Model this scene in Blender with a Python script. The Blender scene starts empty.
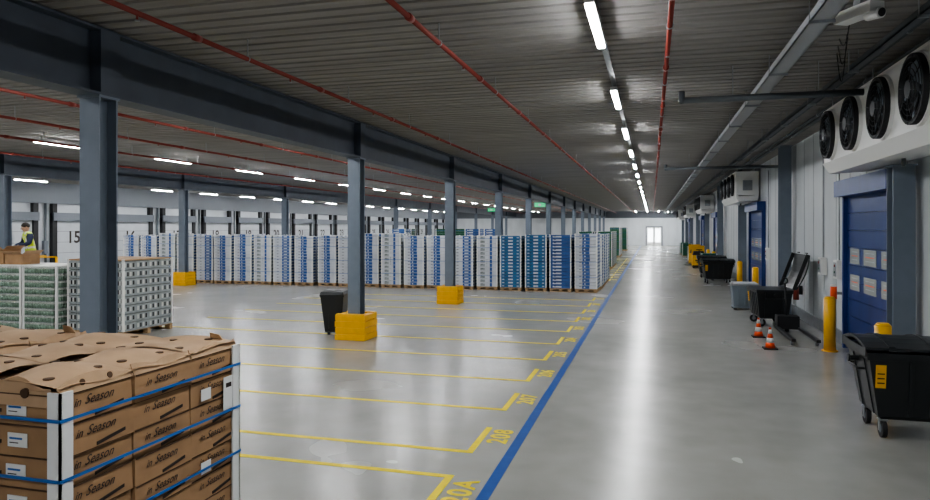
import bpy, bmesh, math, random
from mathutils import Vector, Matrix
random.seed(4)
S=bpy.context.scene
COL=S.collection

# ------------------------------------------------------------ materials
def mat(name, col, rough=0.6, metal=0.0, noise=0.0, nscale=8.0, emit=0.0, stretch=(1,1,1), bump=0.0, spec=None, coat=0.0):
    m=bpy.data.materials.new(name); m.use_nodes=True
    nt=m.node_tree; N=nt.nodes; L=nt.links
    b=N['Principled BSDF']
    b.inputs['Base Color'].default_value=(*col,1)
    b.inputs['Roughness'].default_value=rough
    b.inputs['Metallic'].default_value=metal
    if spec is not None: b.inputs['Specular IOR Level'].default_value=spec
    if coat: b.inputs['Coat Weight'].default_value=coat
    if noise>0:
        tc=N.new('ShaderNodeTexCoord'); mp=N.new('ShaderNodeMapping'); mp.inputs['Scale'].default_value=stretch
        nz=N.new('ShaderNodeTexNoise'); nz.inputs['Scale'].default_value=nscale; nz.inputs['Detail'].default_value=5
        cr=N.new('ShaderNodeValToRGB')
        cr.color_ramp.elements[0].position=0.3; cr.color_ramp.elements[1].position=0.7
        cr.color_ramp.elements[0].color=(*[max(0,c*(1-noise)) for c in col],1)
        cr.color_ramp.elements[1].color=(*[min(1,c*(1+noise)) for c in col],1)
        L.new(tc.outputs['Object'],mp.inputs['Vector']); L.new(mp.outputs[0],nz.inputs['Vector'])
        L.new(nz.outputs['Fac'],cr.inputs[0]); L.new(cr.outputs[0],b.inputs['Base Color'])
        if bump>0:
            bp=N.new('ShaderNodeBump'); bp.inputs['Strength'].default_value=bump; bp.inputs['Distance'].default_value=0.01
            L.new(nz.outputs['Fac'],bp.inputs['Height']); L.new(bp.outputs[0],b.inputs['Normal'])
    if emit>0:
        b.inputs['Emission Color'].default_value=(*col,1); b.inputs['Emission Strength'].default_value=emit
    return m

def floor_mat():
    m=bpy.data.materials.new('polished_concrete'); m.use_nodes=True
    nt=m.node_tree; N=nt.nodes; L=nt.links; b=N['Principled BSDF']
    tc=N.new('ShaderNodeTexCoord')
    def noise(sc,det,stretch=None):
        n=N.new('ShaderNodeTexNoise'); n.inputs['Scale'].default_value=sc; n.inputs['Detail'].default_value=det; n.inputs['Roughness'].default_value=.5
        if stretch:
            mp=N.new('ShaderNodeMapping'); mp.inputs['Scale'].default_value=stretch; L.new(tc.outputs['Object'],mp.inputs['Vector']); L.new(mp.outputs[0],n.inputs['Vector'])
        else: L.new(tc.outputs['Object'],n.inputs['Vector'])
        return n.outputs['Fac']
    def mixf(f,c0,c1):
        c=N.new('ShaderNodeMixRGB'); c.inputs[1].default_value=(*c0,1); c.inputs[2].default_value=(*c1,1); L.new(f,c.inputs[0]); return c.outputs[0]
    def mul(a,c):
        mx=N.new('ShaderNodeMixRGB'); mx.blend_type='MULTIPLY'; mx.inputs[0].default_value=1; L.new(a,mx.inputs[1]); L.new(c,mx.inputs[2]); return mx.outputs[0]
    f1=noise(.35,3); f2=noise(2.0,2); f3=noise(.9,2,(1.6,.3,1))
    o=mixf(f1,(.245,.243,.228),(.42,.417,.393))
    o=mul(o,mixf(f2,(.87,.865,.85),(1.11,1.11,1.11)))
    o=mul(o,mixf(f3,(.90,.895,.885),(1.08,1.08,1.08)))
    L.new(o,b.inputs['Base Color'])
    mr=N.new('ShaderNodeMapRange'); mr.inputs['From Min'].default_value=.25; mr.inputs['From Max'].default_value=.75
    mr.inputs['To Min'].default_value=.22; mr.inputs['To Max'].default_value=.29
    L.new(f1,mr.inputs['Value']); L.new(mr.outputs[0],b.inputs['Roughness'])
    b.inputs['Specular IOR Level'].default_value=.55
    return m

M={}
M['floor']=floor_mat()
M['deck']=mat('ceiling_deck',(.30,.29,.277),.75,.0,noise=.16,nscale=1.2,stretch=(.35,5,1),spec=.25)
M['white']=mat('wall_panel_white',(.60,.63,.65),.45,noise=.08,nscale=1.2,stretch=(1,1,.4))
M['whited']=mat('dock_panel_white',(.50,.525,.55),.5,noise=.05,nscale=1.5)
M['whitep']=mat('painted_white',(.8,.8,.78),.4)
M['greywall']=mat('wall_panel_grey',(.16,.175,.2),.5)
M['col']=mat('column_paint_bluegrey',(.175,.21,.26),.42,noise=.08,nscale=3)
M['beam']=mat('beam_paint_slate',(.078,.094,.122),.5,noise=.1,nscale=2)
M['dark']=mat('dark_rubber',(.018,.018,.02),.55)
M['bin']=mat('bin_plastic',(.02,.023,.025),.38)
M['yellow']=mat('yellow_plastic',(.90,.48,.01),.4,noise=.06,nscale=6)
M['line']=mat('yellow_floor_paint',(.88,.70,.02),.6,noise=.08,nscale=9,spec=.2)
M['blueline']=mat('blue_floor_tape',(.012,.075,.30),.5,noise=.1,nscale=6,spec=.25)
M['red']=mat('red_pipe_paint',(.27,.045,.033),.4)
M['galv']=mat('galvanised_steel',(.36,.38,.4),.4,.6,noise=.12,nscale=5)
M['pipe']=mat('grey_pipe',(.12,.135,.15),.45,.2)
M['lamp']=mat('lamp_tube',(.96,.98,1),.4,emit=150)
M['lamph']=mat('lamp_housing',(.6,.6,.6),.4)
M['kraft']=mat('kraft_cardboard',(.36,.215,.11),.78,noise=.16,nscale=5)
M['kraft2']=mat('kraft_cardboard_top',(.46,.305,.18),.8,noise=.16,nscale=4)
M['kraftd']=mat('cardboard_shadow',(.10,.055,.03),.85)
M['ink']=mat('print_ink',(.03,.02,.015),.6)
M['label']=mat('paper_label',(.78,.78,.76),.6)
M['strap']=mat('blue_strap',(.015,.13,.42),.35)
M['wood']=mat('pallet_wood',(.42,.28,.15),.8,noise=.25,nscale=6,stretch=(1,6,6))
M['boxw']=mat('carton_white',(.62,.64,.68),.55,noise=.09,nscale=3)
M['boxb']=mat('carton_blue',(.04,.11,.32),.5,noise=.2,nscale=4)
M['boxt']=mat('carton_teal',(.03,.16,.34),.5,noise=.2,nscale=4)
M['boxg']=mat('carton_grey',(.32,.35,.35),.6,noise=.2,nscale=5)
M['green']=mat('green_crate',(.02,.12,.06),.5)
M['jar']=mat('jar_glass',(.22,.31,.24),.2,noise=.25,nscale=12)
M['jarlid']=mat('jar_lid',(.60,.62,.59),.35)
M['curtain']=mat('blue_roll_door',(.022,.05,.20),.38,noise=.12,nscale=3,stretch=(1,1,.3))
M['window']=mat('door_vision_panel',(.45,.47,.45),.2)
M['doorglow']=mat('added_door_glow',(.9,.95,1),.3,emit=4)  # made-up glow for the end door, added to brighten the far end
M['orange']=mat('orange_plastic',(.85,.10,.02),.4)
M['skin']=mat('skin',(.55,.33,.23),.5)
M['vest']=mat('hi_vis_vest',(.62,.8,.05),.6)
M['navy']=mat('navy_cloth',(.02,.03,.07),.8)
M['hair']=mat('dark_hair',(.02,.015,.01),.7)
M['refl']=mat('reflective_tape',(.7,.7,.7),.3,.3)
M['greyp']=mat('grey_plastic',(.2,.24,.28),.5)
M['exit']=mat('exit_sign_green',(.03,.5,.2),.4,emit=.8)
M['fan']=mat('fan_blade',(.05,.055,.06),.4,.3)

# ------------------------------------------------------------ mesh builder
class MB:
    def __init__(s): s.bm=bmesh.new(); s.mats=[]
    def mi(s,m):
        if m not in s.mats: s.mats.append(m)
        return s.mats.index(m)
    def hexa(s,b,t,m):
        vs=[s.bm.verts.new(p) for p in b+t]; i=s.mi(m)
        for f in ((3,2,1,0),(4,5,6,7),(0,1,5,4),(1,2,6,5),(2,3,7,6),(3,0,4,7)):
            fc=s.bm.faces.new([vs[k] for k in f]); fc.material_index=i
    def box(s,x0,x1,y0,y1,z0,z1,m):
        s.hexa([(x0,y0,z0),(x1,y0,z0),(x1,y1,z0),(x0,y1,z0)],[(x0,y0,z1),(x1,y0,z1),(x1,y1,z1),(x0,y1,z1)],m)
    def cyl(s,p0,p1,r0,m,seg=16,r1=None,smooth=True):
        if r1 is None: r1=r0
        p0=Vector(p0);p1=Vector(p1); ax=(p1-p0).normalized()
        u=ax.orthogonal().normalized(); v=ax.cross(u); i=s.mi(m)
        a=[s.bm.verts.new(p0+r0*(u*math.cos(t)+v*math.sin(t))) for t in [2*math.pi*k/seg for k in range(seg)]]
        b=[s.bm.verts.new(p1+r1*(u*math.cos(t)+v*math.sin(t))) for t in [2*math.pi*k/seg for k in range(seg)]]
        for k in range(seg):
            f=s.bm.faces.new((a[k],a[(k+1)%seg],b[(k+1)%seg],b[k])); f.material_index=i; f.smooth=smooth
        f=s.bm.faces.new(a[::-1]); f.material_index=i
        f=s.bm.faces.new(b); f.material_index=i
    def torus(s,c,ax,R,r,m,seg=28,rs=5):
        c=Vector(c);ax=Vector(ax).normalized();u=ax.orthogonal().normalized();v=ax.cross(u);i=s.mi(m)
        g=[]
        for k in range(seg):
            t=2*math.pi*k/seg; d=u*math.cos(t)+v*math.sin(t)
            g.append([s.bm.verts.new(c+d*(R+r*math.cos(q))+ax*r*math.sin(q)) for q in [2*math.pi*j/rs for j in range(rs)]])
        for k in range(seg):
            for j in range(rs):
                f=s.bm.faces.new((g[k][j],g[(k+1)%seg][j],g[(k+1)%seg][(j+1)%rs],g[k][(j+1)%rs])); f.material_index=i; f.smooth=True
    def tube(s,c,ax,R,Ri,h,m,seg=28):
        c=Vector(c);ax=Vector(ax).normalized();u=ax.orthogonal().normalized();v=ax.cross(u);i=s.mi(m)
        rows=[]
        for (rr,hh) in ((R,0),(R,h),(Ri,h),(Ri,0)):
            rows.append([s.bm.verts.new(c+ax*hh+rr*(u*math.cos(2*math.pi*k/seg)+v*math.sin(2*math.pi*k/seg))) for k in range(seg)])
        for j in range(4):
            A=rows[j];B=rows[(j+1)%4]
            for k in range(seg):
                f=s.bm.faces.new((A[k],A[(k+1)%seg],B[(k+1)%seg],B[k])); f.material_index=i
    def ell(s,c,r,m,u=14,v=10,rot=None):
        R=(rot.to_4x4() if rot else Matrix.Identity(4))
        mt=Matrix.Translation(c)@R@Matrix.Diagonal((*r,1))
        res=bmesh.ops.create_uvsphere(s.bm,u_segments=u,v_segments=v,radius=1,matrix=mt)
        i=s.mi(m)
        for vv in res['verts']:
            for f in vv.link_faces: f.material_index=i; f.smooth=True
    def mesh(s,me,mt,m):
        i=s.mi(m)
        vs=[s.bm.verts.new(mt@v.co) for v in me.vertices]
        for p in me.polygons:
            try:
                f=s.bm.faces.new([vs[k] for k in p.vertices]); f.material_index=i
            except ValueError: pass
    def data(s,name,recalc=True):
        if recalc: bmesh.ops.recalc_face_normals(s.bm,faces=s.bm.faces)
        me=bpy.data.meshes.new(name); s.bm.to_mesh(me); s.bm.free()
        for m in s.mats: me.materials.append(m)
        return me
    def obj(s,name,loc=(0,0,0),rot=0,parent=None,bevel=0,recalc=True):
        return place(s.data(name,recalc),name,loc,rot,parent,bevel)
def place(me,name,loc=(0,0,0),rot=0,parent=None,bevel=0):
    o=bpy.data.objects.new(name,me); COL.objects.link(o); o.location=loc; o.rotation_euler=(0,0,rot)
    if parent: o.parent=parent
    if bevel:
        b=o.modifiers.new('bevel','BEVEL'); b.width=bevel; b.segments=2; b.limit_method='ANGLE'
    return o
def empty(name,loc=(0,0,0),rot=0):
    e=bpy.data.objects.new(name,None); COL.objects.link(e); e.location=loc; e.rotation_euler=(0,0,rot); e.empty_display_size=.2
    return e
def textmesh(body,size,shear=0,extr=0.0,spacing=1.0,offset=0.0):
    c=bpy.data.curves.new('txt','FONT'); c.body=body; c.size=size; c.shear=shear; c.align_x='CENTER'; c.align_y='CENTER'
    c.extrude=extr; c.space_character=spacing; c.resolution_u=3; c.offset=offset
    o=bpy.data.objects.new('txt',c); COL.objects.link(o)
    bpy.context.view_layer.update()
    dg=bpy.context.evaluated_depsgraph_get()
    me=bpy.data.meshes.new_from_object(o.evaluated_get(dg))
    bpy.data.objects.remove(o); bpy.data.curves.remove(c)
    return me
def frame(o,xa,ya):
    xa=Vector(xa);ya=Vector(ya);za=xa.cross(ya)
    m=Matrix((xa,ya,za)).transposed().to_4x4(); m.translation=Vector(o); return m

XR=4.15; XL=-32.0; YN=-6.0; YF=105.0; ZC=5.1; XC=-6.73; CY0=7.05; CS=7.75
YA=YN+.05; YB=YF-.08; ZH=ZC-.004

# ------------------------------------------------------------ room shell
b=MB(); b.box(XL,XR,YN,YF,-.2,0,M['floor']); b.obj('floor')
b=MB(); i=b.mi(M['deck']); pr=[]; y=YN-.1
P=.27
while y<YF+.1:
    pr+= [(y,ZC),(y+.19,ZC),(y+.205,ZC+.035),(y+.255,ZC+.035)]; y+=P
A=[b.bm.verts.new((XL-.1,p[0],p[1])) for p in pr]; B=[b.bm.verts.new((XR+.1,p[0],p[1])) for p in pr]
for k in range(len(pr)-1):
    f=b.bm.faces.new((A[k],B[k],B[k+1],A[k+1])); f.material_index=i
b.box(XL-.1,XR+.1,YN-.1,YF+.1,ZC+.08,ZC+.2,M['deck'])
b.obj('ceiling',recalc=False)

b=MB(); b.box(XR,XR+.2,YN,YF,0,ZC+.1,M['white'])
y=YN+.6
while y<YF:
    b.box(XR-.006,XR,y,y+.02,0,ZC,M['galv']); y+=1.15
b.obj('wall_right')
b=MB(); b.box(XR-.05,XR-.007,YN,YF,0,.28,M['galv']); b.obj('baseboard_right')
b=MB(); b.box(XL-.2,XL,YN,YF,0,ZC+.1,M['whited']); b.box(XL,XL+.15,YN,YF,3.95,ZC,M['greywall']); b.obj('wall_left')
b=MB(); b.box(XL,XR,YF,YF+.2,0,ZC+.1,M['white']); b.box(XL,XR,YF-.05,YF,4.1,ZC,M['greywall']); b.obj('wall_far')
b=MB(); b.box(XL,XR,YN-.2,YN,0,ZC+.1,M['white']); b.obj('wall_near')
b=MB(); b.box(-.75,1.35,YF-.16,YF-.06,0,2.7,M['whitep']); b.box(-.9,-.75,YF-.2,YF-.06,0,2.85,M['greywall']); b.box(1.35,1.5,YF-.2,YF-.06,0,2.85,M['greywall']); b.box(-.75,1.35,YF-.2,YF-.06,2.7,2.85,M['greywall'])
b.box(.28,.32,YF-.17,YF-.16,0,2.7,M['greywall'])
b.box(-.6,.15,YF-.17,YF-.16,.5,2.5,M['doorglow']); b.box(.45,1.2,YF-.17,YF-.16,.5,2.5,M['doorglow']); b.obj('door_1')  # two glowing panels added on the door leaves to lift the far end

yy=29.6-4.35*6; k=0; dn=2
def dock(b):
    b.box(0,.12,.75,3.6,0,3.0,M['whited'])
    for z in (.6,1.2,1.8,2.4): b.box(.12,.125,.75,3.6,z,z+.02,M['greywall'])
    b.box(0,.22,.45,.75,0,3.94,M['dark']); b.box(0,.22,3.6,3.9,0,3.94,M['dark'])
    b.box(0,.3,.45,3.9,3.0,3.45,M['greywall'])
    b.cyl((.3,.62,0),(.3,.62,1.0),.07,M['yellow'],10); b.cyl((.3,3.72,0),(.3,3.72,1.0),.07,M['yellow'],10)
    b.cyl((.1,.1,0),(.1,.1,3.94),.06,M['pipe'],8); b.box(0,.2,-.05,.15,1.2,1.9,M['greywall'])
while yy<YF-5:
    b=MB(); dock(b)
    t=textmesh(str(15+k-6),.95,extr=0,offset=.02)
    b.mesh(t,frame((.13,1.95,2.05),(0,1,0),(0,0,1)),M['ink'])
    b.obj('door_%d'%dn,(XL+.002,yy,0)); dn+=1
    yy+=4.35; k+=1

# ------------------------------------------------------------ steel structure
def beam(name,x,z0,z1,y0,y1,w,m,stiff):
    b=MB(); t=.03
    b.box(x-w/2,x+w/2,y0,y1,z0,z0+t,m); b.box(x-w/2,x+w/2,y0,y1,z1-t,z1,m); b.box(x-.02,x+.02,y0,y1,z0+t,z1-t,m)
    for y in stiff:
        if y-.2<y0: continue
        for dy in (-.16,.14): b.box(x-w/2+.01,x+w/2-.01,y+dy,y+dy+.02,z0+t,z1-t,m)
        b.box(x+w/2-.012,x+w/2+.012,y-.16,y+.16,z0+.03,z1-.03,m)
    return b.obj(name)
cys=[CY0+CS*k for k in range(-1,13)]
beam('steel_beam',XC,4.25,ZC-.02,YA,YB,.34,M['beam'],cys)
cys2=[26.5+8.9*k for k in range(-3,9)]
beam('steel_beam',-20.6,4.35,ZC-.02,YA,YB,.32,M['beam'],cys2)
def column(h,w=.3,m=None):
    b=MB(); m=m or M['col']; t=.026
    b.box(-w/2,w/2,-w/2,-w/2+t,0.02,h-.03,m); b.box(-w/2,w/2,w/2-t,w/2,0.02,h-.03,m); b.box(-.015,.015,-w/2+t,w/2-t,0.02,h-.03,m)
    b.box(-w/2-.03,w/2+.03,-w/2-.04,w/2+.04,0,.02,m); b.box(-w/2-.02,w/2+.02,-w/2-.02,w/2+.02,h-.03,h,m)
    for sx in(-1,1):
        for sy in(-1,1): b.cyl((sx*(w/2+.01),sy*(w/2+.015),.02),(sx*(w/2+.01),sy*(w/2+.015),.05),.014,M['galv'],6)
    return b.data('column')
cm=column(4.25); cm2=column(4.35,.3); cm3=column(ZC-.01,.32); cm4=column(3.62,.32)
def guard():
    b=MB()
    for j in range(4):
        z=.0+j*.15; o=.375-.008*(j%2)
        for (x0,x1,y0,y1) in ((-o,-.2,-o,o),(.2,o,-o,o),(-.2,.2,-o,-.22),(-.2,.2,.22,o)):
            b.box(x0,x1,y0,y1,z+.004,z+.136,M['yellow'])
        b.box(-.355,.355,-.355,-.23,z+.136,z+.154,M['yellow']); b.box(-.355,.355,.23,.355,z+.136,z+.154,M['yellow'])
        for x in (-.2,0,.2): b.box(x-.06,x+.06,-o-.006,-o,z+.04,z+.1,M['yellow'])
    return b.data('guard')
gm=guard()
for n,y in enumerate(cys):
    place(cm,'steel_column',(XC,y,0))
    if n in(1,2,3): place(gm,'yellow_column_guard',(XC,y,0),bevel=.012)
for y in cys2:
    place(cm2,'steel_column',(-20.6,y,0))
    if abs(y-26.5)<.1: place(gm,'yellow_column_guard',(-20.6,y,0),bevel=.012)
for q,y in enumerate([2.3,12.5,22.5,32.6,42.7,52.8,62.9,73,83,93]): place(cm4 if q%2 else cm3,'wall_column',(XR-.26,y,0))

# ------------------------------------------------------------ lamps
def lamp():
    b=MB(); b.box(-.055,.055,-.92,.92,.016,.075,M['lamph'])
    b.box(-.042,.042,-.88,.88,0,.016,M['lamp'])
    for y in(-.7,.7): b.box(-.01,.01,y-.01,y+.01,.075,.175,M['galv'])
    return b.data('lamp')
lm=lamp()
for x in (-.63,-8.4,-16.1,-23.8,-29.5):
    y=8.05-4.65*2+(-1.8 if x==-16.1 else 0)
    while y<YF-2:
        place(lm,'added_end_light',(x,y,ZC-.18)); y+=4.65
for (x,y) in ((.9,101.5),(2.2,101.5),(-2.2,101.5),(.9,97),(-2.2,97)): place(lm,'added_end_light',(x,y,ZC-.18))  # extra lamps outside the rows, added to brighten the far wall and door
b=MB(); b.box(-.67,-.59,YA,YB,ZC-.03,ZC-.005,M['galv']); b.obj('lamp_support_rail')

# ------------------------------------------------------------ sprinkler pipes
for x,z in ((-5.15,4.83),(-2.5,4.85),(.19,4.85),(-10.1,4.83),(-12.6,4.84),(-15.2,4.83),(-18.6,4.83)):
    b=MB(); b.cyl((x,YA,z),(x,YB,z),.03,M['red'],10)
    y=YN+1.5
    while y<YF-3:
        b.cyl((x,y,z),(x,y,ZH),.008,M['galv'],6); b.torus((x,y,z),(0,1,0),.036,.008,M['galv'],10,4)
        b.cyl((x,y+1.1,z-.07),(x,y+1.1,z),.012,M['red'],6); b.cyl((x,y+1.1,z-.085),(x,y+1.1,z-.075),.025,M['galv'],8)
        b.cyl((x,y+2.0,z),(x,y+2.12,z),.042,M['red'],10)
        y+=3.1
    b.obj('sprinkler_pipe')
def tray(x,z,w,h,name,m):
    b=MB(); b.box(x-w/2,x+w/2,YA,YB,z,z+.015,m); b.box(x-w/2,x-w/2+.012,YA,YB,z,z+h,m); b.box(x+w/2-.012,x+w/2,YA,YB,z,z+h,m)
    y=YN+1
    while y<YF-.5:
        b.box(x-w/2-.02,x+w/2+.02,y,y+.04,z-.03,z,M['galv']); b.cyl((x-w/2-.01,y+.02,z-.02),(x-w/2-.01,y+.02,ZH),.006,M['galv'],6); b.cyl((x+w/2+.01,y+.02,z-.02),(x+w/2+.01,y+.02,ZH),.006,M['galv'],6); y+=2.6
    b.obj(name)
M['traygrey']=mat('cable_tray_light_grey',(.42,.44,.46),.45,.1)
tray(1.75,4.82,.22,.1,'cable_tray',M['traygrey'])
tray(2.72,4.8,.1,.08,'cable_tray',M['pipe'])
for x,z,r in ((3.5,4.97,.045),(3.38,4.99,.03),(2.95,4.95,.03)):
    b=MB(); b.cyl((x,YA,z),(x,YB,z),r,M['pipe'],10)
    y=YN+2
    while y<YF: b.torus((x,y,z),(0,1,0),r+.006,.01,M['galv'],12,4); b.cyl((x,y,z),(x,y,ZH),.006,M['galv'],6); y+=3.3
    b.obj('refrigerant_pipe')
for y in (11.2,24):
    b=MB(); z=4.6; xe=3.0 if y<12 else 3.95; r=.05
    b.cyl((.45,y,z),(xe,y,z),r,M['pipe'],12); b.cyl((.45,y,z-.04),(.45,y,z+.14),r,M['pipe'],12); b.ell((.45,y,z),(.055,.055,.055),M['pipe'],10,8)
    for x in(1.2,2.4): b.cyl((x,y,z),(x,y,ZH),.006,M['galv'],6)
    b.obj('cooling_drain_pipe')

b=MB(); b.box(-.09,.09,-.25,.25,-.1,.02,M['whitep']); b.cyl((0,-.3,-.12),(0,-.12,-.1),.06,M['whitep'],14); b.cyl((0,-.31,-.123),(0,-.3,-.12),.045,M['dark'],14); b.box(-.02,.02,-.05,.05,.02,.165,M['galv'])
b.obj('security_camera',(2.12,8.1,ZC-.17),rot=.5,bevel=.01)
b=MB()
for k in range(3):
    p=Vector((2.25+.08*k,8.9+.4*k,ZC-.02)); pr0=p
    for j in range(1,11):
        t=j/10; q=p+Vector((.12*t,1.0*t,-1.0*math.sin(math.pi*t)*(.2+.15*k)))
        b.cyl(pr0,q,.006,M['dark'],5); pr0=q
b.obj('hanging_cable')

# ------------------------------------------------------------ evaporator coolers
def cooler():
    b=MB(); Lh=5.5; W=.86; H=1.2
    b.box(.08,W,0.02,Lh-.02,.26,H-.01,M['whitep'])
    b.hexa([(0.0,0,.2),(.08,0,.2),(.08,Lh,.2),(0.0,Lh,.2)],[(.0,0,H),(.08,0,H),(.08,Lh,H),(.0,Lh,H)],M['whitep'])
    b.hexa([(.10,-.02,0),(W-.06,-.02,.04),(W-.06,Lh+.02,.04),(.10,Lh+.02,0)],[(-.03,-.02,.2),(W,-.02,.26),(W,Lh+.02,.26),(-.03,Lh+.02,.2)],M['whitep'])
    b.hexa([(.0,-.02,H-.02),(W,-.02,H-.02),(W,Lh+.02,H-.02),(.0,Lh+.02,H-.02)],[(-.02,-.02,H+.01),(W,-.02,H+.01),(W,Lh+.02,H+.01),(-.02,Lh+.02,H+.01)],M['whitep'])
    for j in range(4):
        yc=[.55,1.95,3.45,4.9][j]; zc=.69; R=.45
        b.tube((-.05,yc,zc),(1,0,0),R+.02,R-.02,.06,M['whitep'],32)
        b.tube((-.12,yc,zc),(1,0,0),R-.005,R-.04,.1,M['dark'],32)
        b.cyl((-.012,yc,zc),(-.004,yc,zc),R-.03,M['dark'],32,smooth=False)
        b.cyl((-.09,yc,zc),(-.01,yc,zc),.1,M['fan'],16)
        for q in range(5):
            a=2*math.pi*q/5+j*.4
            def P(r,da,x): return (x,yc+r*math.cos(a+da),zc+r*math.sin(a+da))
            b.hexa([P(.09,-.3,-.07),P(.38,-.28,-.08),P(.38,.28,-.03),P(.09,.3,-.03)],[P(.09,-.3,-.06),P(.38,-.28,-.07),P(.38,.28,-.02),P(.09,.3,-.02)],M['greyp'])
        for rr in (.12,.19,.26,.33,.40): b.torus((-.125-.03*(1-rr/.4),yc,zc),(1,0,0),rr,.006,M['fan'],26,4)
        for q in range(8):
            a=math.pi*2*q/8+.2; b.cyl((-.15,yc+.1*math.cos(a),zc+.1*math.sin(a)),(-.12,yc+.44*math.cos(a),zc+.44*math.sin(a)),.006,M['fan'],4)
        b.cyl((-.155,yc,zc),(-.14,yc,zc),.11,M['fan'],16)
    for y in(.3,Lh/2,Lh-.3):
        for x in(.08,W-.1): b.cyl((x,y,H),(x,y,1.445),.01,M['galv'],6)
    b.box(.25,.6,-.06,-.0,.45,.85,M['galv'])
    b.cyl((.5,Lh/2,-.1),(.5,Lh/2,.05),.03,M['pipe'],10)
    return b.data('cooler')
km=cooler()
for y in (9.15,29.1,49.3,69.5,89.5): place(km,'evaporator_cooler',(3.24,y,3.65))

# ------------------------------------------------------------ roll-up doors in right wall
def rolldoor(idx,y0,y1,top=3.27):
    b=MB(); x=XR-.009
    n=9
    for j in range(n):
        z0=top*j/n; b.box(x-.06,x-.02,y0,y1,z0+.01,z0+top/n-.01,M['curtain']); b.box(x-.066,x-.02,y0,y1,z0+top/n-.02,z0+top/n+.0,M['curtain'])
    b.box(x-.14,x,y0-.1,y0,0,top,M['curtain']); b.box(x-.14,x,y1,y1+.1,0,top,M['curtain'])
    b.box(x-.3,x,y0-.12,y1+.12,top,top+.34,M['curtain'])
    w=(y1-y0)
    for zz in (1.3,1.85):
        for f0,f1 in ((.08,.28),(.38,.62),(.72,.92)):
            b.box(x-.072,x-.06,y0+w*f0,y0+w*f1,zz,zz+.32,M['window'])
            for s in range(3): b.box(x-.075,x-.072,y0+w*(f0+.03),y0+w*(f1-.04),zz+.08+.08*s,zz+.1+.08*s,M['orange'] if s==1 else M['galv'])
    b.obj('door_%d'%idx)
for q,(a,c) in enumerate(((13.2,16.4),(27.9,31.3),(45.5,48.7),(58,61.2),(78,81))): rolldoor(40+q,a,c)

# ------------------------------------------------------------ floor markings
b=MB(); z=.003
b.box(-1.63,-1.51,YN+.2,YF-2,.0005,z,M['blueline'])
w=.08
def vline(y,dirn,x0=-12.5):
    b.box(x0,-2.0,y-w/2,y+w/2,.0005,z,M['line'])
    if dirn>0: b.box(-2.0-w,-2.0,y+w/2,y+1.0,.0005,z,M['line'])
    else: b.box(-2.0-w,-2.0,y-.8,y-w/2,.0005,z,M['line'])
vline(6.82,-1)
y=7.63;j=0
while y<60:
    if 26.5<y<34: y+=1.9; continue
    vline(y,1,-12.5 if y<26 else -6.0)
    t=textmesh('2%02d'%(8-j) if j<9 else '1%02d'%(40-j),.34,spacing=1.15,offset=.010)
    b.mesh(t,frame((-1.81,y+.66,.0035),(0,1,0),(-1,0,0)),M['line'])
    y+=1.9;j+=1
t=textmesh('20A',.34,spacing=1.15,offset=.010); b.mesh(t,frame((-1.81,6.45,.0035),(0,1,0),(-1,0,0)),M['line'])
b.obj('floor_marking_lines')

# ------------------------------------------------------------ pallets & cartons
def pallet(b,x0,x1,y0,y1):
    n=6; W=(x1-x0)
    for j in range(n):
        a=x0+j*W/n+.01; b.box(a,a+W/n-.03,y0,y1,.122,.144,M['wood'])
    for yy in (y0,(y0+y1)/2-.05,y1-.1):
        b.box(x0,x1,yy,yy+.1,.10,.122,M['wood'])
        for xx in(x0,(x0+x1)/2-.07,x1-.14): b.box(xx,xx+.14,yy,yy+.1,.022,.10,M['wood'])
        b.box(x0,x1,yy,yy+.1,0,.022,M['wood'])

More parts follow.
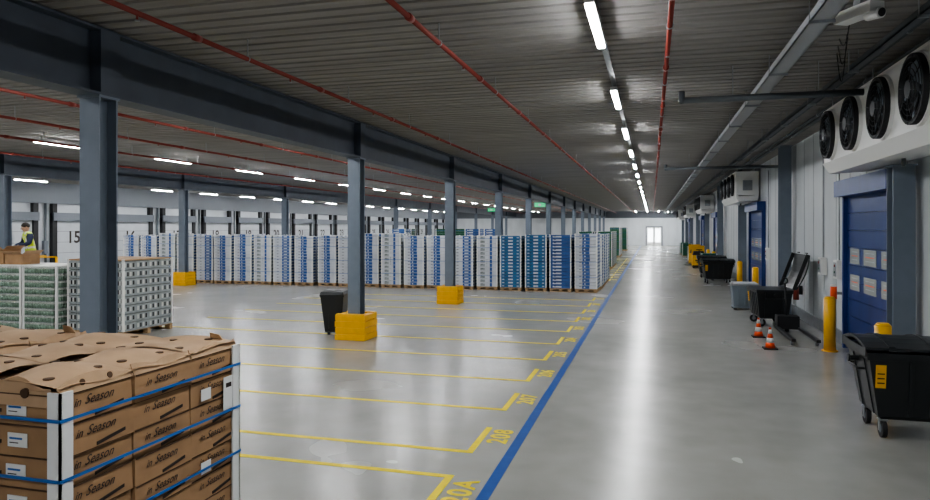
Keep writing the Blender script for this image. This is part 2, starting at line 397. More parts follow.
def bg_stack(kind,H=2.32,W=.9,D=1.15,n=16,seed=0):
    rnd=random.Random(seed)
    b=MB(); x0,x1,y0,y1=-W/2,W/2,-D/2,D/2
    pallet(b,x0,x1,y0,y1); z=.146; h=(H-.146)/n
    base={'a':M['boxw'],'b':M['boxw'],'c':M['boxt'],'e':M['boxb'],'g':M['green'],'f':M['boxw']}[kind]
    band={'a':M['boxb'],'b':M['boxb'],'c':M['boxw'],'e':M['boxw'],'g':M['dark'],'f':M['boxg']}[kind]
    for k in range(n):
        za=z+k*h; zb=za+h-.012; j=rnd.uniform(-.012,.012)
        for (xa,xb) in ((x0,-.004),(.004,x1)):
            for (ya,yb) in ((y0,-.2),(-.195,.195),(.2,y1)): b.box(xa+j*(xa<0),xb+j*(xa<0),ya,yb,za,zb,base)
        if kind=='a':
            b.box(-.15+j,.15+j,y0-.004,y0,za+.004,zb-.004,band); b.box(-.08+j,-.02+j,y0-.006,y0-.004,za+.03,zb-.04,M['boxw'])
        elif kind=='b':
            b.box(.0,.36,y0-.004,y0,za+.004,zb-.004,band); b.box(.08,.26,y0-.006,y0-.004,za+.035,zb-.04,M['boxw'])
        elif kind=='c':
            b.box(-.1,.1,y0-.004,y0,za+.03,zb-.03,band); b.box(-.36,-.27,y0-.004,y0,za+.04,zb-.05,band); b.box(.27,.36,y0-.004,y0,za+.04,zb-.05,band)
        elif kind=='e':
            b.box(-.32,.05,y0-.004,y0,za+.03,zb-.035,band)
        elif kind=='f':
            b.box(-.3,-.1,y0-.004,y0,za+.02,zb-.03,band); b.box(.12,.22,y0-.004,y0,za+.004,zb-.004,M['boxb'])
        b.box(-.28,-.18,y0-.007,y0-.0045,zb-.05,zb-.032,M['dark'])
        for yc in(-.4,0,.4):
            b.box(x1,x1+.004,yc-.12,yc+.12,za+.03,zb-.03,band); b.box(x0-.004,x0,yc-.12,yc+.12,za+.03,zb-.03,band)
            b.box(x1+.003,x1+.006,yc-.05,yc+.05,zb-.04,zb-.02,M['dark'])
    pm=M['whitep']
    for sx in(-1,1):
        for sy in(-1,1):
            X=sx*(W/2+.008);Y=sy*(D/2+.004)
            b.box(min(X,X+sx*.008),max(X,X+sx*.008),min(Y+sy*.008,Y-sy*.05),max(Y+sy*.008,Y-sy*.05),.146,H+.01,pm)
            b.box(min(X+sx*.008,X-sx*.05),max(X+sx*.008,X-sx*.05),min(Y,Y+sy*.008),max(Y,Y+sy*.008),.146,H+.01,pm)
    for zz in (.6,1.2,1.8,2.2):
        b.box(x0-.018,x1+.018,y0-.016,y0-.0125,zz,zz+.015,M['strap']); b.box(x1+.016,x1+.019,y0-.016,y1+.012,zz,zz+.015,M['strap'])
    return b.data('stack')
SK={k:bg_stack(k,seed=ord(k)) for k in 'abceg'}
SK['f']=bg_stack('f',n=13,seed=3)
pitch=1.035; x=-2.55
seq='aecc'+'f'+'b'+'aafabaabfaabafaaba'
for j in range(22):
    k=seq[j%len(seq)]
    o=place(SK[k],'pallet_of_produce_cartons',(x,28.3+random.uniform(-.1,.1),0),random.uniform(-.03,.03)); o.scale=(.97,1,random.choice((1,1,.98,1.02,.96)))
    if j>0 and abs(x-XC)>.75: 
        o=place(SK['e' if j%3 else 'c'],'pallet_of_produce_cartons',(x+.05,29.65,0)); o.scale=(1.05,1,.95)
    x-=pitch+(.12 if j in(5,11) else 0)
for y,k in ((29.65,'a'),(31.0,'c'),(32.4,'a'),(33.8,'b')):
    for xx in (-2.5,): place(SK[k],'pallet_of_produce_cartons',(xx,y,0))
for y in (44.5,46.0,47.5,49): 
    for xx in(-2.9,-4.1): o=place(SK['g'],'stack_of_green_crates',(xx,y,0)); o.scale=(1,1,1.02)
for y in (62,64,66,80,82):
    o=place(SK['g'],'stack_of_green_crates',(-3.2,y,0)); o.scale=(1,1,1.15)
for (xx,yy2,k) in ((-9.2,40,'e'),(-10.4,40,'e'),(-12,43,'g'),(-13.2,43,'g'),(-15.5,41,'e'),(-17,46,'g')):
    o=place(SK[k],'pallet_of_produce_cartons' if k!='g' else 'stack_of_green_crates',(xx,yy2,0)); o.scale=(1,1,1.1)

# foreground pallet of fruit boxes
def fruit_pallet(name,xr,y0,labels):
    b=MB(); W=1.0; xl=xr-W; D=1.2; y1=y0+D
    pallet(b,xl,xr,y0,y1)
    n=14; z0=.146; top=1.93; h=(top-z0)/n
    txt=textmesh('in',.05,shear=.4,offset=.0002); txt2=textmesh('Season',.056,shear=.5,offset=.0002)
    for k in range(n):
        za=z0+k*h; zb=za+h-.006
        for j in range(3):
            ya=y0+j*.4+.003; yb=ya+.394
            jx=random.uniform(-.010,.005)
            for (xa,xb) in ((xl+.002,xl+.4),(xl+.404,xr+jx)):
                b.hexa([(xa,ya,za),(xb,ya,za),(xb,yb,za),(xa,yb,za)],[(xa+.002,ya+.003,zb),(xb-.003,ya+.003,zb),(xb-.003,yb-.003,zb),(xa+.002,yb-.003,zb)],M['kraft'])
            X=xr+jx+.0015
            if labels:
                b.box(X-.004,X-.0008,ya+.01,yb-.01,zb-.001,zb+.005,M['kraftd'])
                pts=[]
                for s in range(9):
                    t=-1+s/4; pts.append((ya+.26+.08*t, za+.022+.010*t))
                for s in range(8):
                    (p,q),(p2,q2)=pts[s],pts[s+1]
                    b.hexa([(X-.002,p,q-.006),(X+.0012,p,q-.006),(X+.0012,p2,q2-.006),(X-.002,p2,q2-.006)],[(X-.002,p,q+.008),(X+.0012,p,q+.008),(X+.0012,p2,q2+.008),(X-.002,p2,q2+.008)],M['ink'])
                b.mesh(txt,frame((X+.0008,ya+.085,zb-.042),(0,1,0),(0,0,1)),M['ink'])
                b.mesh(txt2,frame((X+.0008,ya+.20,zb-.04),(0,1,0),(0,0,1)),M['ink'])
            if j==0 and labels:
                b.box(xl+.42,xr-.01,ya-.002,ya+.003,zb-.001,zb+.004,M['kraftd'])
                for (xa,xb) in ((xl+.002,xl+.4),(xl+.404,xr)):
                    sh=random.uniform(-.01,.01)
                    b.box(xb-.265+sh,xb-.165+sh,ya-.003,ya,za+.035,za+.092,M['label'])
                    b.box(xb-.255+sh,xb-.19+sh,ya-.0036,ya-.003,za+.066,za+.074,M['strap'])
                    b.box(xb-.255+sh,xb-.21+sh,ya-.0036,ya-.003,za+.05,za+.054,M['ink'])
                    b.box(xb-.36,xb-.3,ya-.0025,ya,za+.045,za+.06,M['ink'])
    for k in (5,9,12):
        b.box(xr+.005,xr+.0075,y0+.87,y0+.95,z0+k*h+.02,z0+k*h+.08,M['label'])
    b.box(xr+.006,xr+.0088,y0+1.06,y0+1.14,1.60,1.78,M['label'])
    b.box(xr+.0088,xr+.0092,y0+1.08,y0+1.13,1.72,1.745,M['ink'])
    for j in range(3):
        ya=y0+j*.4+.004; yb=ya+.392
        for (xa,xb,s) in ((xl+.002,xl+.497,0),(xl+.503,xr-.003,1)):
            zt=top; nx=10; ny=8; ph=random.uniform(0,6); am=random.uniform(.012,.022)
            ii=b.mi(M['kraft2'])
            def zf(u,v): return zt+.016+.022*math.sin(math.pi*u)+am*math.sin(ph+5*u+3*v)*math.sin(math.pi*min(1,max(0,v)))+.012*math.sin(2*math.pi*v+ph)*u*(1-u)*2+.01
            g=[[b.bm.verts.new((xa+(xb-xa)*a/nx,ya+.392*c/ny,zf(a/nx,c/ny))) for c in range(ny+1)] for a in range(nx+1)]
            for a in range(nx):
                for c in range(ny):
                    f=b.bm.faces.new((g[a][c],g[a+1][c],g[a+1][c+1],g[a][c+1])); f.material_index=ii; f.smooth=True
            b.box(xa,xb,ya,ya+.006,zt-.004,zt+.012,M['kraft2']); b.box(xa,xb,yb-.006,yb,zt-.004,zt+.012,M['kraft2'])
            for (u,v) in ((.22,.2),(.75,.16),(.28,.8),(.72,.84)):
                xx=xa+(xb-xa)*u; yy=ya+.392*v; zz=zf(u,v)
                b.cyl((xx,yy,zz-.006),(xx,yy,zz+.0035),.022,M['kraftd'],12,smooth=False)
            if s==1:
                big=(j==0 and labels)
                for e in range(12):
                    t0=e/12;t1=(e+1)/12
                    fn=(lambda t:.03+.034*math.sin(math.pi*min(1,t*1.15))) if big else (lambda t:.024+.026*abs(math.sin(math.pi*1.5*t+.3+j)))
                    h0=fn(t0);h1=fn(t1)
                    p0=ya+.392*t0;p1=ya+.392*t1
                    b.hexa([(xr-.008,p0,top-.002),(xr-.002,p0,top-.002),(xr-.002,p1,top-.002),(xr-.008,p1,top-.002)],[(xr-.026,p0,top+h0),(xr-.020,p0,top+h0),(xr-.020,p1,top+h1),(xr-.026,p1,top+h1)],M['kraft2'])
                if big:
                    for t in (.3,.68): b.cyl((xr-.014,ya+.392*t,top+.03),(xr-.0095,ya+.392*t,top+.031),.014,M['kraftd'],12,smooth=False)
    for (xa,xb) in ((xl+.02,xl+.48),(xl+.52,xr-.06)):
        n2=10
        for e in range(n2):
            t0=e/n2;t1=(e+1)/n2
            fn=lambda t:.022+.035*math.sin(math.pi*t)+.012*math.sin(4*math.pi*t)
            h0,h1=fn(t0),fn(t1); p0=xa+(xb-xa)*t0; p1=xa+(xb-xa)*t1
            b.hexa([(p0,y0-.004,top-.05),(p1,y0-.004,top-.05),(p1,y0+.002,top-.05),(p0,y0+.002,top-.05)],[(p0,y0+.012,top+h0),(p1,y0+.012,top+h1),(p1,y0+.018,top+h1),(p0,y0+.018,top+h0)],M['kraft2'])
        for u in(.3,.72):
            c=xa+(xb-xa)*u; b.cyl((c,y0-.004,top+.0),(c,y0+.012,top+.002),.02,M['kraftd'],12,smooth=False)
    b.hexa([(xr-.16,y1-.02,top),(xr-.05,y1-.02,top),(xr-.05,y1-.012,top),(xr-.16,y1-.012,top)],[(xr-.14,y1-.06,top+.08),(xr-.08,y1-.06,top+.07),(xr-.08,y1-.052,top+.07),(xr-.14,y1-.052,top+.08)],M['kraft2'])
    for sx,X in ((-1,xl),(1,xr)):
        for sy,Y in ((-1,y0),(1,y1)):
            b.box(min(X,X+sx*.01),max(X,X+sx*.01),min(Y+sy*.008,Y-sy*.055),max(Y+sy*.008,Y-sy*.055),.146,top+.012,M['whitep'])
            b.box(min(X+sx*.01,X-sx*.055),max(X+sx*.01,X-sx*.055),min(Y,Y+sy*.008),max(Y,Y+sy*.008),.146,top+.012,M['whitep'])
    for zz in (.5,.95,1.33,1.585,1.825):
        t=.0035
        b.box(xl-.011-t,xr+.011+t,y0-.009-t,y0-.009,zz,zz+.013,M['strap']); b.box(xl-.011-t,xr+.011+t,y1+.009,y1+.009+t,zz,zz+.013,M['strap'])
        b.box(xr+.011,xr+.011+t,y0-.009,y1+.009,zz,zz+.013,M['strap']); b.box(xl-.011-t,xl-.011,y0-.009,y1+.009,zz,zz+.013,M['strap'])
    return b.obj(name)
fruit_pallet('pallet_of_fruit_boxes',-2.27,2.18,True)
fruit_pallet('pallet_of_fruit_boxes',-3.32,2.20,True)

def jar_pallet(x0,x1,y0,y1,H,kind):
    b=MB(); pallet(b,x0,x1,y0,y1)
    n=9 if kind=='jar' else 8; z=.146; h=(H-z)/n
    for k in range(n):
        za=z+k*h
        b.box(x0,x1,y0,y1,za,za+.012,M['boxg'])
        if kind=='jar':
            b.box(x0+.08,x1-.08,y0+.08,y1-.08,za+.012,za+h,M['dark'])
            d=.082
            xs=[x0+.04+d*i for i in range(int((x1-x0-.04)/d))]; ys=[y0+.04+d*i for i in range(int((y1-y0-.04)/d))]
            for xx in xs: 
                b.cyl((xx,y0+.038,za+.012),(xx,y0+.038,za+h-.05),.036,M['jar'],8); b.cyl((xx,y0+.038,za+h-.05),(xx,y0+.038,za+h-.006),.034,M['jarlid'],8)
            for yy in ys[1:]:
                b.cyl((x1-.038,yy,za+.012),(x1-.038,yy,za+h-.05),.036,M['jar'],8); b.cyl((x1-.038,yy,za+h-.05),(x1-.038,yy,za+h-.006),.034,M['jarlid'],8)
        else:
            nx=3; ny=4
            for i in range(nx):
                for j in range(ny):
                    xa=x0+(x1-x0)*i/nx; xb=x0+(x1-x0)*(i+1)/nx-.01; ya=y0+(y1-y0)*j/ny; yb=y0+(y1-y0)*(j+1)/ny-.01
                    b.box(xa+.004,xb,ya+.004,yb,za+.012,za+h-.02,M['boxg'])
                    if j==0: 
                        for s in range(4): c=xa+.04+(xb-xa-.05)*s/4; b.box(c,c+.05,ya+.001,ya+.005,za+.05,za+h-.06,M['dark'] if s%2 else M['jarlid'])
                    if i==nx-1:
                        for s in range(4): c=ya+.04+(yb-ya-.05)*s/4; b.box(xb,xb+.004,c,c+.05,za+.05,za+h-.06,M['dark'] if s%2 else M['jarlid'])
    b.box(x0,x1,y0,y1,H,H+.03,M['whitep'] if kind=='jar' else M['kraft2'])
    for X in(x0-.01,x1-.04):
        for Y in(y0-.01,y1-.04): b.box(X,X+.05,Y,Y+.05,.146,H+.03,M['whitep'])
    return b
jar_pallet(-13.62,-12.82,13.3,15.0,1.82,'grey').obj('pallet_of_glassware_crates')
jar_pallet(-12.80,-12.0,13.3,15.0,1.82,'grey').obj('pallet_of_glassware_crates')
jar_pallet(-14.75,-13.74,13.1,14.3,1.66,'jar').obj('pallet_of_glass_jars')
jar_pallet(-15.85,-14.82,13.1,14.3,1.66,'jar').obj('pallet_of_glass_jars')
b=MB()
for (x0,x1,z0,h) in ((-16.2,-15.6,1.695,.36),(-15.55,-15.0,1.695,.25)):
    t=.012; y0,y1=13.3,13.8
    b.box(x0,x1,y0,y1,z0,z0+t,M['kraft']); b.box(x0,x0+t,y0,y1,z0+t,z0+h,M['kraft']); b.box(x1-t,x1,y0,y1,z0+t,z0+h,M['kraft']); b.box(x0+t,x1-t,y0,y0+t,z0+t,z0+h,M['kraft']); b.box(x0+t,x1-t,y1-t,y1,z0+t,z0+h,M['kraft'])
    b.hexa([(x1-t,y0,z0+h),(x1,y0,z0+h),(x1,y1,z0+h),(x1-t,y1,z0+h)],[(x1+.12,y0,z0+h+.1),(x1+.13,y0,z0+h+.1),(x1+.13,y1,z0+h+.1),(x1+.12,y1,z0+h+.1)],M['kraft2'])
    b.hexa([(x0,y0,z0+h),(x1,y0,z0+h),(x1,y0+t,z0+h),(x0,y0+t,z0+h)],[(x0,y0-.1,z0+h+.08),(x1,y0-.1,z0+h+.08),(x1,y0-.09,z0+h+.08),(x0,y0-.09,z0+h+.08)],M['kraft2'])
b.obj('open_cardboard_boxes')
jar_pallet(-16.95,-15.93,13.1,14.3,1.66,'grey').obj('pallet_of_glassware_crates')

# ------------------------------------------------------------ worker on order picker
def skinfig(name,verts,edges,radii,roots,parent,sub=2):
    me=bpy.data.meshes.new(name); me.from_pydata(verts,edges,[]); o=bpy.data.objects.new(name,me); COL.objects.link(o)
    m=o.modifiers.new('skin','SKIN'); m.use_smooth_shade=True
    sl=me.skin_vertices[0].data if me.skin_vertices else None
    if sl is None:
        bpy.context.view_layer.objects.active=o
        bpy.ops.mesh.customdata_skin_add(); sl=me.skin_vertices[0].data
    for k,r in enumerate(radii): sl[k].radius=(r if isinstance(r,tuple) else (r,r))
    for k in roots: sl[k].use_root=True
    s=o.modifiers.new('sub','SUBSURF'); s.levels=sub; s.render_levels=sub
    bpy.context.view_layer.update()
    dg=bpy.context.evaluated_depsgraph_get()
    nm=bpy.data.meshes.new_from_object(o.evaluated_get(dg)); bpy.data.objects.remove(o)
    r=bpy.data.objects.new(name,nm); COL.objects.link(r); r.parent=parent
    for p in nm.polygons: p.use_smooth=True
    return r
WZ=.98; WP=(-16.62,15.0); WR=math.radians(-28)
worker=empty('warehouse_worker',(WP[0],WP[1],WZ),WR)
V=[(0,0,.95),(0,-.01,1.12),(0,-.05,1.32),(0,-.08,1.44),(0,-.10,1.53),
   (.20,-.07,1.42),(.33,-.12,1.20),(.22,-.38,1.12),
   (-.20,-.07,1.42),(-.34,-.10,1.20),(-.24,-.36,1.10),
   (.1,0,.88),(.12,-.03,.5),(.12,.0,.1),(.13,-.15,.05),
   (-.1,0,.88),(-.12,-.03,.5),(-.12,.0,.1),(-.13,-.15,.05)]
E=[(0,1),(1,2),(2,3),(3,4),(3,5),(5,6),(6,7),(3,8),(8,9),(9,10),(0,11),(11,12),(12,13),(13,14),(0,15),(15,16),(16,17),(17,18)]
R=[(.18,.13),(.175,.13),(.20,.14),(.15,.11),.058,.095,.07,.045,.095,.07,.045,.11,.075,.055,.045,.11,.075,.055,.045]
body=skinfig('body',V,E,R,[0],worker)
for m in (M['navy'],M['vest'],M['skin'],M['refl'],M['dark']): body.data.materials.append(m)
for p in body.data.polygons:
    c=p.center
    if c.z>1.52: p.material_index=2
    elif abs(c.x)<.21 and c.z>.9 and c.y>-.24: p.material_index=3 if (1.06<c.z<1.12 or (abs(abs(c.x)-.11)<.025 and c.z>1.12)) else 1
    elif c.z<.09: p.material_index=4
    elif c.y<-.36 and c.z>.9: p.material_index=2
    else: p.material_index=0
hv=[];he=[];hr=[];rt=[]
for sx,wr in ((1,Vector((.22,-.38,1.12))),(-1,Vector((-.24,-.36,1.10)))):
    k0=len(hv); hv+= [tuple(wr),tuple(wr+Vector((-.01*sx,-.05,-.005))),tuple(wr+Vector((-.015*sx,-.09,-.01)))]; hr+=[(.028,.018),(.038,.018),(.04,.015)]; he+=[(k0,k0+1),(k0+1,k0+2)]; rt.append(k0)
    for q,ln in enumerate((.07,.08,.075,.06)):
        base=wr+Vector(((-.04+.024*q)*1,-.095,-.012)); k=len(hv)
        hv+=[tuple(base),tuple(base+Vector((0,-ln*.5,-.006))),tuple(base+Vector((0,-ln*.85,-.03)))]; hr+=[.009,.0085,.0075]; he+=[(k,k+1),(k+1,k+2)]; rt.append(k)
    k=len(hv); base=wr+Vector((-.035*sx,-.04,-.01))
    hv+=[tuple(base),tuple(base+Vector((-.03*sx,-.03,-.01))),tuple(base+Vector((-.035*sx,-.06,-.025)))]; hr+=[.011,.0095,.008]; he+=[(k,k+1),(k+1,k+2)]; rt.append(k)
hands=skinfig('hands',hv,he,hr,rt,worker,1); hands.data.materials.append(M['skin'])
b=MB(); hc=Vector((0,-.13,1.64)); tl=Matrix.Rotation(math.radians(18),3,'X')
def hp(x,y,z): return tuple(hc+tl@Vector((x,y,z)))
b.ell(hc,(.08,.10,.118),M['skin'],20,14,tl); b.ell(hp(0,-.04,-.05),(.055,.055,.06),M['skin'],14,10,tl)
b.ell(hp(0,-.105,-.01),(.013,.02,.025),M['skin'],8,6,tl)
for sx in(-1,1):
    b.ell(hp(sx*.03,-.09,.012),(.014,.009,.009),M['label'],8,6,tl); b.ell(hp(sx*.03,-.098,.012),(.006,.004,.006),M['ink'],8,6,tl)
    b.ell(hp(sx*.081,.005,-.005),(.012,.022,.033),M['skin'],8,6,tl)
b.ell(hp(0,-.092,-.048),(.025,.008,.007),M['red'],8,6,tl)
b.ell(hp(0,.018,.038),(.092,.108,.098),M['hair'],18,12,tl)
o=b.obj('head',parent=worker)
b=MB()
b.box(-.5,.5,-.35,.55,WZ-.06,WZ,M['greyp']); b.box(-.45,.45,.56,1.5,.12,.95,M['yellow']); b.box(-.4,.4,1.0,1.5,.95,1.25,M['dark'])
for sx in(-.42,.36): b.box(sx,sx+.06,.5,.58,.1,1.5,M['dark'])
b.box(-.25,-.1,-.5,-.3,.3,.36,M['galv']) ; b.box(.1,.25,-.5,-.3,.3,.36,M['galv'])
b.box(-.3,.3,-.34,.5,.2,WZ-.06,M['dark'])
for sx in(-.48,.44): 
    b.box(sx,sx+.04,-.05,.5,WZ+.8,WZ+.84,M['yellow']); b.box(sx,sx+.04,-.05,-.01,WZ,WZ+.8,M['yellow'])
for sx in(-.4,.28):
    b.cyl((sx,1.2,.13),(sx+.12,1.2,.13),.13,M['dark'],16); b.cyl((sx,-.2,.1),(sx+.12,-.2,.1),.1,M['dark'],16)
b.box(-.4,.4,.1,.5,.1,.25,M['dark'])
b.obj('order_picker_truck',(WP[0],WP[1],0),WR)

# ------------------------------------------------------------ waste containers
def container(name,loc,rot=0,open_lid=False,sc=1.0):
    b=MB(); m=M['bin']
    def ring(w_,d_,z): return [(-w_,-d_,z),(w_,-d_,z),(w_,d_,z),(-w_,d_,z)]
    b.hexa(ring(.50,.34,.24),ring(.60,.41,.85),m)
    b.hexa(ring(.46,.30,.20),ring(.50,.34,.24),m)
    b.hexa(ring(.625,.425,.85),ring(.63,.43,.93),m)
    for x in(-.2,0,.2,.4):
        b.hexa([(x-.02,-.36,.26),(x+.02,-.36,.26),(x+.02,-.335,.26),(x-.02,-.335,.26)],[(x-.02,-.425,.85),(x+.02,-.425,.85),(x+.02,-.40,.85),(x-.02,-.40,.85)],m)
    for y in(-.2,.2):
        for s in(-1,1):
            b.hexa([(s*.5-.012,y-.02,.24),(s*.5+.02,y-.02,.24),(s*.5+.02,y+.02,.24),(s*.5-.012,y+.02,.24)],[(s*.6-.012,y-.02,.85),(s*.6+.02,y-.02,.85),(s*.6+.02,y+.02,.85),(s*.6-.012,y+.02,.85)],m)
    for s in(-1,1):
        b.cyl((s*.6,0,.8),(s*.70,0,.8),.028,m,12); b.cyl((s*.69,0,.8),(s*.71,0,.8),.045,m,12)
        b.cyl((s*.66,-.2,.72),(s*.66,.2,.72),.014,m,8)
        for y in(-.2,.2): b.cyl((s*.58,y,.72),(s*.66,y,.72),.014,m,8)
    def lid(M4):
        n=6; prev=None
        for k in range(n+1):
            t=k/n; y=-.46+.92*t; z=.0+.11*math.sin(math.pi*(.12+.76*t))
            cur=(y,z)
            if prev:
                (ya,zb),(yc,zd)=prev,cur
                pts=[(-.655,ya,zb-.03),(.655,ya,zb-.03),(.655,yc,zd-.03),(-.655,yc,zd-.03),(-.655,ya,zb),(.655,ya,zb),(.655,yc,zd),(-.655,yc,zd)]
                pts=[tuple(M4@Vector(p)) for p in pts]; b.hexa(pts[:4],pts[4:],m)
                for x in(-.4,0,.4):
                    pts=[(x-.03,ya,zb),(x+.03,ya,zb),(x+.03,yc,zd),(x-.03,yc,zd),(x-.03,ya,zb+.014),(x+.03,ya,zb+.014),(x+.03,yc,zd+.014),(x-.03,yc,zd+.014)]
                    pts=[tuple(M4@Vector(p)) for p in pts]; b.hexa(pts[:4],pts[4:],m)
            prev=cur
        for s in(-1,1):
            pts=[(s*.655,-.46,-.06),(s*.64,-.46,-.06),(s*.64,.46,-.06),(s*.655,.46,-.06),(s*.655,-.46,.03),(s*.64,-.46,.03),(s*.64,.46,.03),(s*.655,.46,.03)]
            pts=[tuple(M4@Vector(p)) for p in pts]; b.hexa(pts[:4],pts[4:],m)
            p0=M4@Vector((s*.35-.09,-.5,.02)); p1=M4@Vector((s*.35+.09,-.5,.02)); b.cyl(p0,p1,.015,m,8)
    if open_lid:
        M4=Matrix.Translation((0,.45,.95))@Matrix.Rotation(math.radians(-110),4,'X')@Matrix.Translation((0,-.46,0))
    else: M4=Matrix.Translation((0,0,.95))
    lid(M4)
    b.cyl((-.6,.45,.95),(.6,.45,.95),.02,m,10)
    for sx in(-1,1):
        for sy in(-1,1):
            x,y=sx*.44,sy*.28
            b.cyl((x-.024,y,.1),(x+.024,y,.1),.1,M['dark'],20); b.cyl((x-.027,y,.1),(x+.027,y,.1),.05,M['greyp'],14); b.cyl((x-.03,y,.1),(x+.03,y,.1),.02,M['yellow'],10)
            b.box(x-.038,x-.03,y-.03,y+.03,.07,.19,M['galv']); b.box(x+.03,x+.038,y-.03,y+.03,.07,.19,M['galv']); b.box(x-.045,x+.045,y-.05,y+.05,.185,.202,M['galv'])
    b.hexa([(-.54,-.392,.55),(-.44,-.392,.55),(-.44,-.38,.55),(-.54,-.38,.55)],[(-.54,-.416,.8),(-.44,-.416,.8),(-.44,-.404,.8),(-.54,-.404,.8)],M['yellow'])
    for q in range(3):
        z=.6+.05*q; yy=-.393-.024*(z-.55)/.25
        b.box(-.525,-.455,yy-.007,yy,z,z+.012,M['ink'])
    o=b.obj(name,loc,rot,bevel=.01); o.scale=(sc,sc,sc); return o
container('waste_container',(3.27,9.85,0),0,False,1.15)
container('waste_container',(3.05,19.9,0),math.radians(-86),True,1.05)
container('waste_container',(2.95,34.0,0),math.radians(5),False,1.1)
container('waste_container',(3.0,38,0),0,False,1.1)
def wheelie(name,loc,rot):
    b=MB(); m=M['bin']
    def ring(w,d0,d1,z): return [(-w,d0,z),(w,d0,z),(w,d1,z),(-w,d1,z)]
    b.hexa(ring(.2,-.2,.22,.06),ring(.285,-.33,.27,.95),m); b.hexa(ring(.3,-.345,.285,.93),ring(.3,-.35,.29,.98),m)
    b.hexa(ring(.3,-.36,.3,.985),ring(.27,-.33,.3,1.05),m); b.hexa(ring(.27,-.33,.3,1.05),ring(.2,-.22,.25,1.08),m)
    b.cyl((-.24,.37,1.0),(.24,.37,1.0),.016,m,10)
    for s in(-.22,.22): b.box(s-.015,s+.015,.28,.38,.98,1.02,m)
    for s in(-.26,.2): b.cyl((s,.22,.1),(s+.06,.22,.1),.1,M['dark'],18); b.cyl((s-.003,.22,.1),(s+.063,.22,.1),.05,M['greyp'],12)
    b.cyl((-.2,.22,.1),(.2,.22,.1),.012,M['galv'],8)
    for x in(-.1,.1): b.box(x-.012,x+.012,-.27,-.24,.15,.5,m); b.box(x-.03,x+.03,-.24,-.16,0,.07,m)
    return b.obj(name,loc,rot,bevel=.008)
wheelie('wheelie_bin',(-7.55,15.35,0),math.radians(12))

def cone(loc):
    b=MB(); b.box(-.14,.14,-.14,.14,0,.03,M['dark'])
    zs=[(.03,.105),(.14,.082),(.24,.061),(.33,.043),(.42,.028),(.46,.022)]
    for k in range(5): b.cyl((0,0,zs[k][0]),(0,0,zs[k+1][0]),zs[k][1],M['label'] if k in(1,3) else M['orange'],18,r1=zs[k+1][1])
    b.obj('traffic_cone',loc)
cone((2.45,15.85,0)); cone((2.45,17.5,0))
def bollard(loc,h=1.15):
    b=MB(); b.cyl((0,0,.02),(0,0,h-.04),.115,M['yellow'],24); b.cyl((0,0,h-.04),(0,0,h),.115,M['yellow'],24,r1=.08); b.cyl((0,0,0),(0,0,.02),.16,M['yellow'],24)
    b.obj('safety_bollard',loc)
for p in ((3.62,15.9,0),(3.4,11.7,0),(3.7,27.2,0),(3.7,31.9,0),(3.7,45,0),(3.7,49.2,0)): bollard(p)

def ctrl(y,z,w=.3,h=.42):
    b=MB(); x=XR-.01; b.box(x-.14,x,y-w/2,y+w/2,z,z+h,M['whitep']); b.box(x-.145,x-.14,y-w/2+.03,y+w/2-.03,z+.05,z+h-.05,M['galv'])
    b.cyl((x-.16,y,z+h*.7),(x-.14,y,z+h*.7),.03,M['red'],12); b.cyl((x-.16,y,z+h*.35),(x-.14,y,z+h*.35),.025,M['green'],12)
    b.cyl((x-.05,y,z+h),(x-.05,y,ZC-.4),.015,M['galv'],8); b.obj('door_control_box')
for y in (17.1,18.6,26.8,44.2): ctrl(y,1.45)
b=MB(); b.cyl((3.95,17.0,1.0),(3.95,17.0,1.28),.07,M['orange'],14); b.cyl((3.95,17.0,1.28),(3.95,17.0,1.33),.05,M['whitep'],14); b.box(3.9,4.14,16.97,17.03,1.1,1.16,M['galv']); b.obj('warning_beacon')
b=MB(); b.box(XR-.03,XR-.008,11.35,11.75,1.5,2.1,M['label']); b.box(XR-.033,XR-.03,11.4,11.7,1.9,2.05,M['blueline']); b.box(XR-.033,XR-.03,11.4,11.7,1.6,1.8,M['red']); b.obj('wall_notice_sign')
b=MB(); b.cyl((3.98,21.3,.55),(3.98,21.3,1.0),.08,M['red'],16); b.cyl((3.98,21.3,1.0),(3.98,21.3,1.06),.03,M['dark'],10); b.cyl((3.93,21.3,1.03),(3.9,21.38,.7),.012,M['dark'],6); b.box(4.05,4.14,21.25,21.35,.7,.95,M['dark']); b.obj('fire_extinguisher')
b=MB()
for y0 in (16.3,):
    for xx in(3.0,3.5):
        b.box(xx-.04,xx+.04,y0,y0+2.2,.10,.16,M['dark'])
    b.box(3.0,3.5,y0+2.0,y0+2.4,.1,.42,M['dark']); b.cyl((3.25,y0+2.3,.4),(3.25,y0+2.5,1.2),.02,M['dark'],10); b.torus((3.25,y0+2.52,1.26),(0,1,0),.07,.014,M['dark'],16,5)
    for xx in(3.0,3.5): b.cyl((xx-.03,y0+.2,.05),(xx+.03,y0+.2,.05),.05,M['galv'],12)
    b.cyl((3.2,y0+2.25,.08),(3.3,y0+2.25,.08),.08,M['dark'],14)
b.obj('hand_pallet_truck')
def tub(loc):
    b=MB(); 
    b.hexa([(-.34,-.28,.1),(.34,-.28,.1),(.34,.28,.1),(-.34,.28,.1)],[(-.4,-.34,.78),(.4,-.34,.78),(.4,.34,.78),(-.4,.34,.78)],M['greyp'])
    b.box(-.42,.42,-.36,.36,.76,.82,M['galv']); b.box(-.36,.36,-.3,.3,.82,.86,M['boxw'])
    b.box(-.36,.36,-.3,.3,.06,.1,M['greyp'])
    for x in(-.2,0,.2): b.box(x-.02,x+.02,-.345,-.29,.15,.74,M['greyp'])
    for x in(-.3,.3):
        for y in(-.24,.24): b.box(x-.05,x+.05,y-.05,y+.05,0,.06,M['dark'])
    b.obj('grey_plastic_tub',loc,bevel=.01)
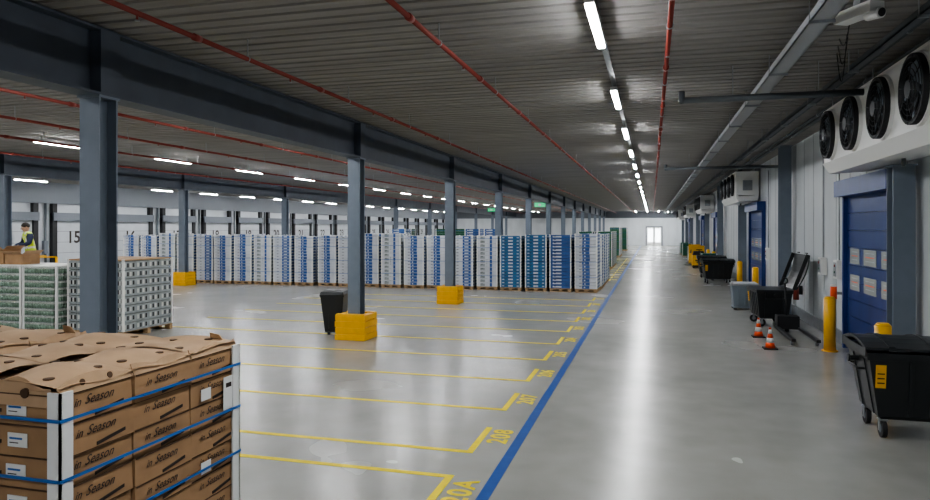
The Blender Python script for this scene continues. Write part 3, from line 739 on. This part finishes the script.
tub((2.85,23.4,0)); tub((3.2,36,0))
def truck(loc,rot=0):
    b=MB(); b.box(-.38,.38,-.3,.5,.12,.85,M['yellow']); b.box(-.38,.38,-.35,.55,.05,.2,M['dark']); b.hexa([(-.36,-.25,.85),(.36,-.25,.85),(.36,.45,.85),(-.36,.45,.85)],[(-.3,-.1,1.1),(.3,-.1,1.1),(.3,.35,1.1),(-.3,.35,1.1)],M['dark'])
    for s in(-.3,.14): b.box(s,s+.16,.55,1.7,.08,.14,M['dark'])
    b.cyl((0,-.3,.6),(0,-.6,1.2),.03,M['dark'],10); b.cyl((-.18,-.6,1.22),(.18,-.6,1.22),.025,M['dark'],10)
    for s in(-.34,.24): b.cyl((s,-.1,.1),(s+.1,-.1,.1),.1,M['dark'],14)
    b.box(-.4,.4,.5,.58,.1,1.45,M['yellow'])
    b.obj('electric_pallet_truck',loc,rot)
truck((2.9,46.4,0)); truck((3.0,50,0),.2); 
for y in(41,56,66,71): 
    o=place(SK['g'],'stack_of_green_crates',(3.1,y,0)); o.scale=(.9,.9,.5)

for p in ((-7.2,45.0,4.0),(-14,60,4.1)):
    b=MB(); b.box(-.35,.35,-.03,.03,0,.28,M['exit']); b.box(-.1,.08,-.035,-.03,.06,.22,M['label']); b.cyl((0,0,.28),(0,0,ZH-p[2]),.012,M['galv'],6); b.obj('exit_sign',p)

# ------------------------------------------------------------ camera, world
w=bpy.data.worlds.new('world'); S.world=w; w.use_nodes=True; w.node_tree.nodes['Background'].inputs[0].default_value=(.5,.55,.6,1); w.node_tree.nodes['Background'].inputs[1].default_value=.3
cd=bpy.data.cameras.new('camera'); cam=bpy.data.objects.new('camera',cd); COL.objects.link(cam)
cam.location=(0,0,2.6); cam.rotation_euler=(math.radians(90),0,math.atan(187/680))
cd.sensor_width=36; cd.lens=36*680/930; cd.shift_y=-22/930; cd.clip_end=300
S.camera=cam
S.view_settings.view_transform='AgX'
try: S.view_settings.look='AgX - Medium High Contrast'
except Exception: pass
S.view_settings.exposure=.3
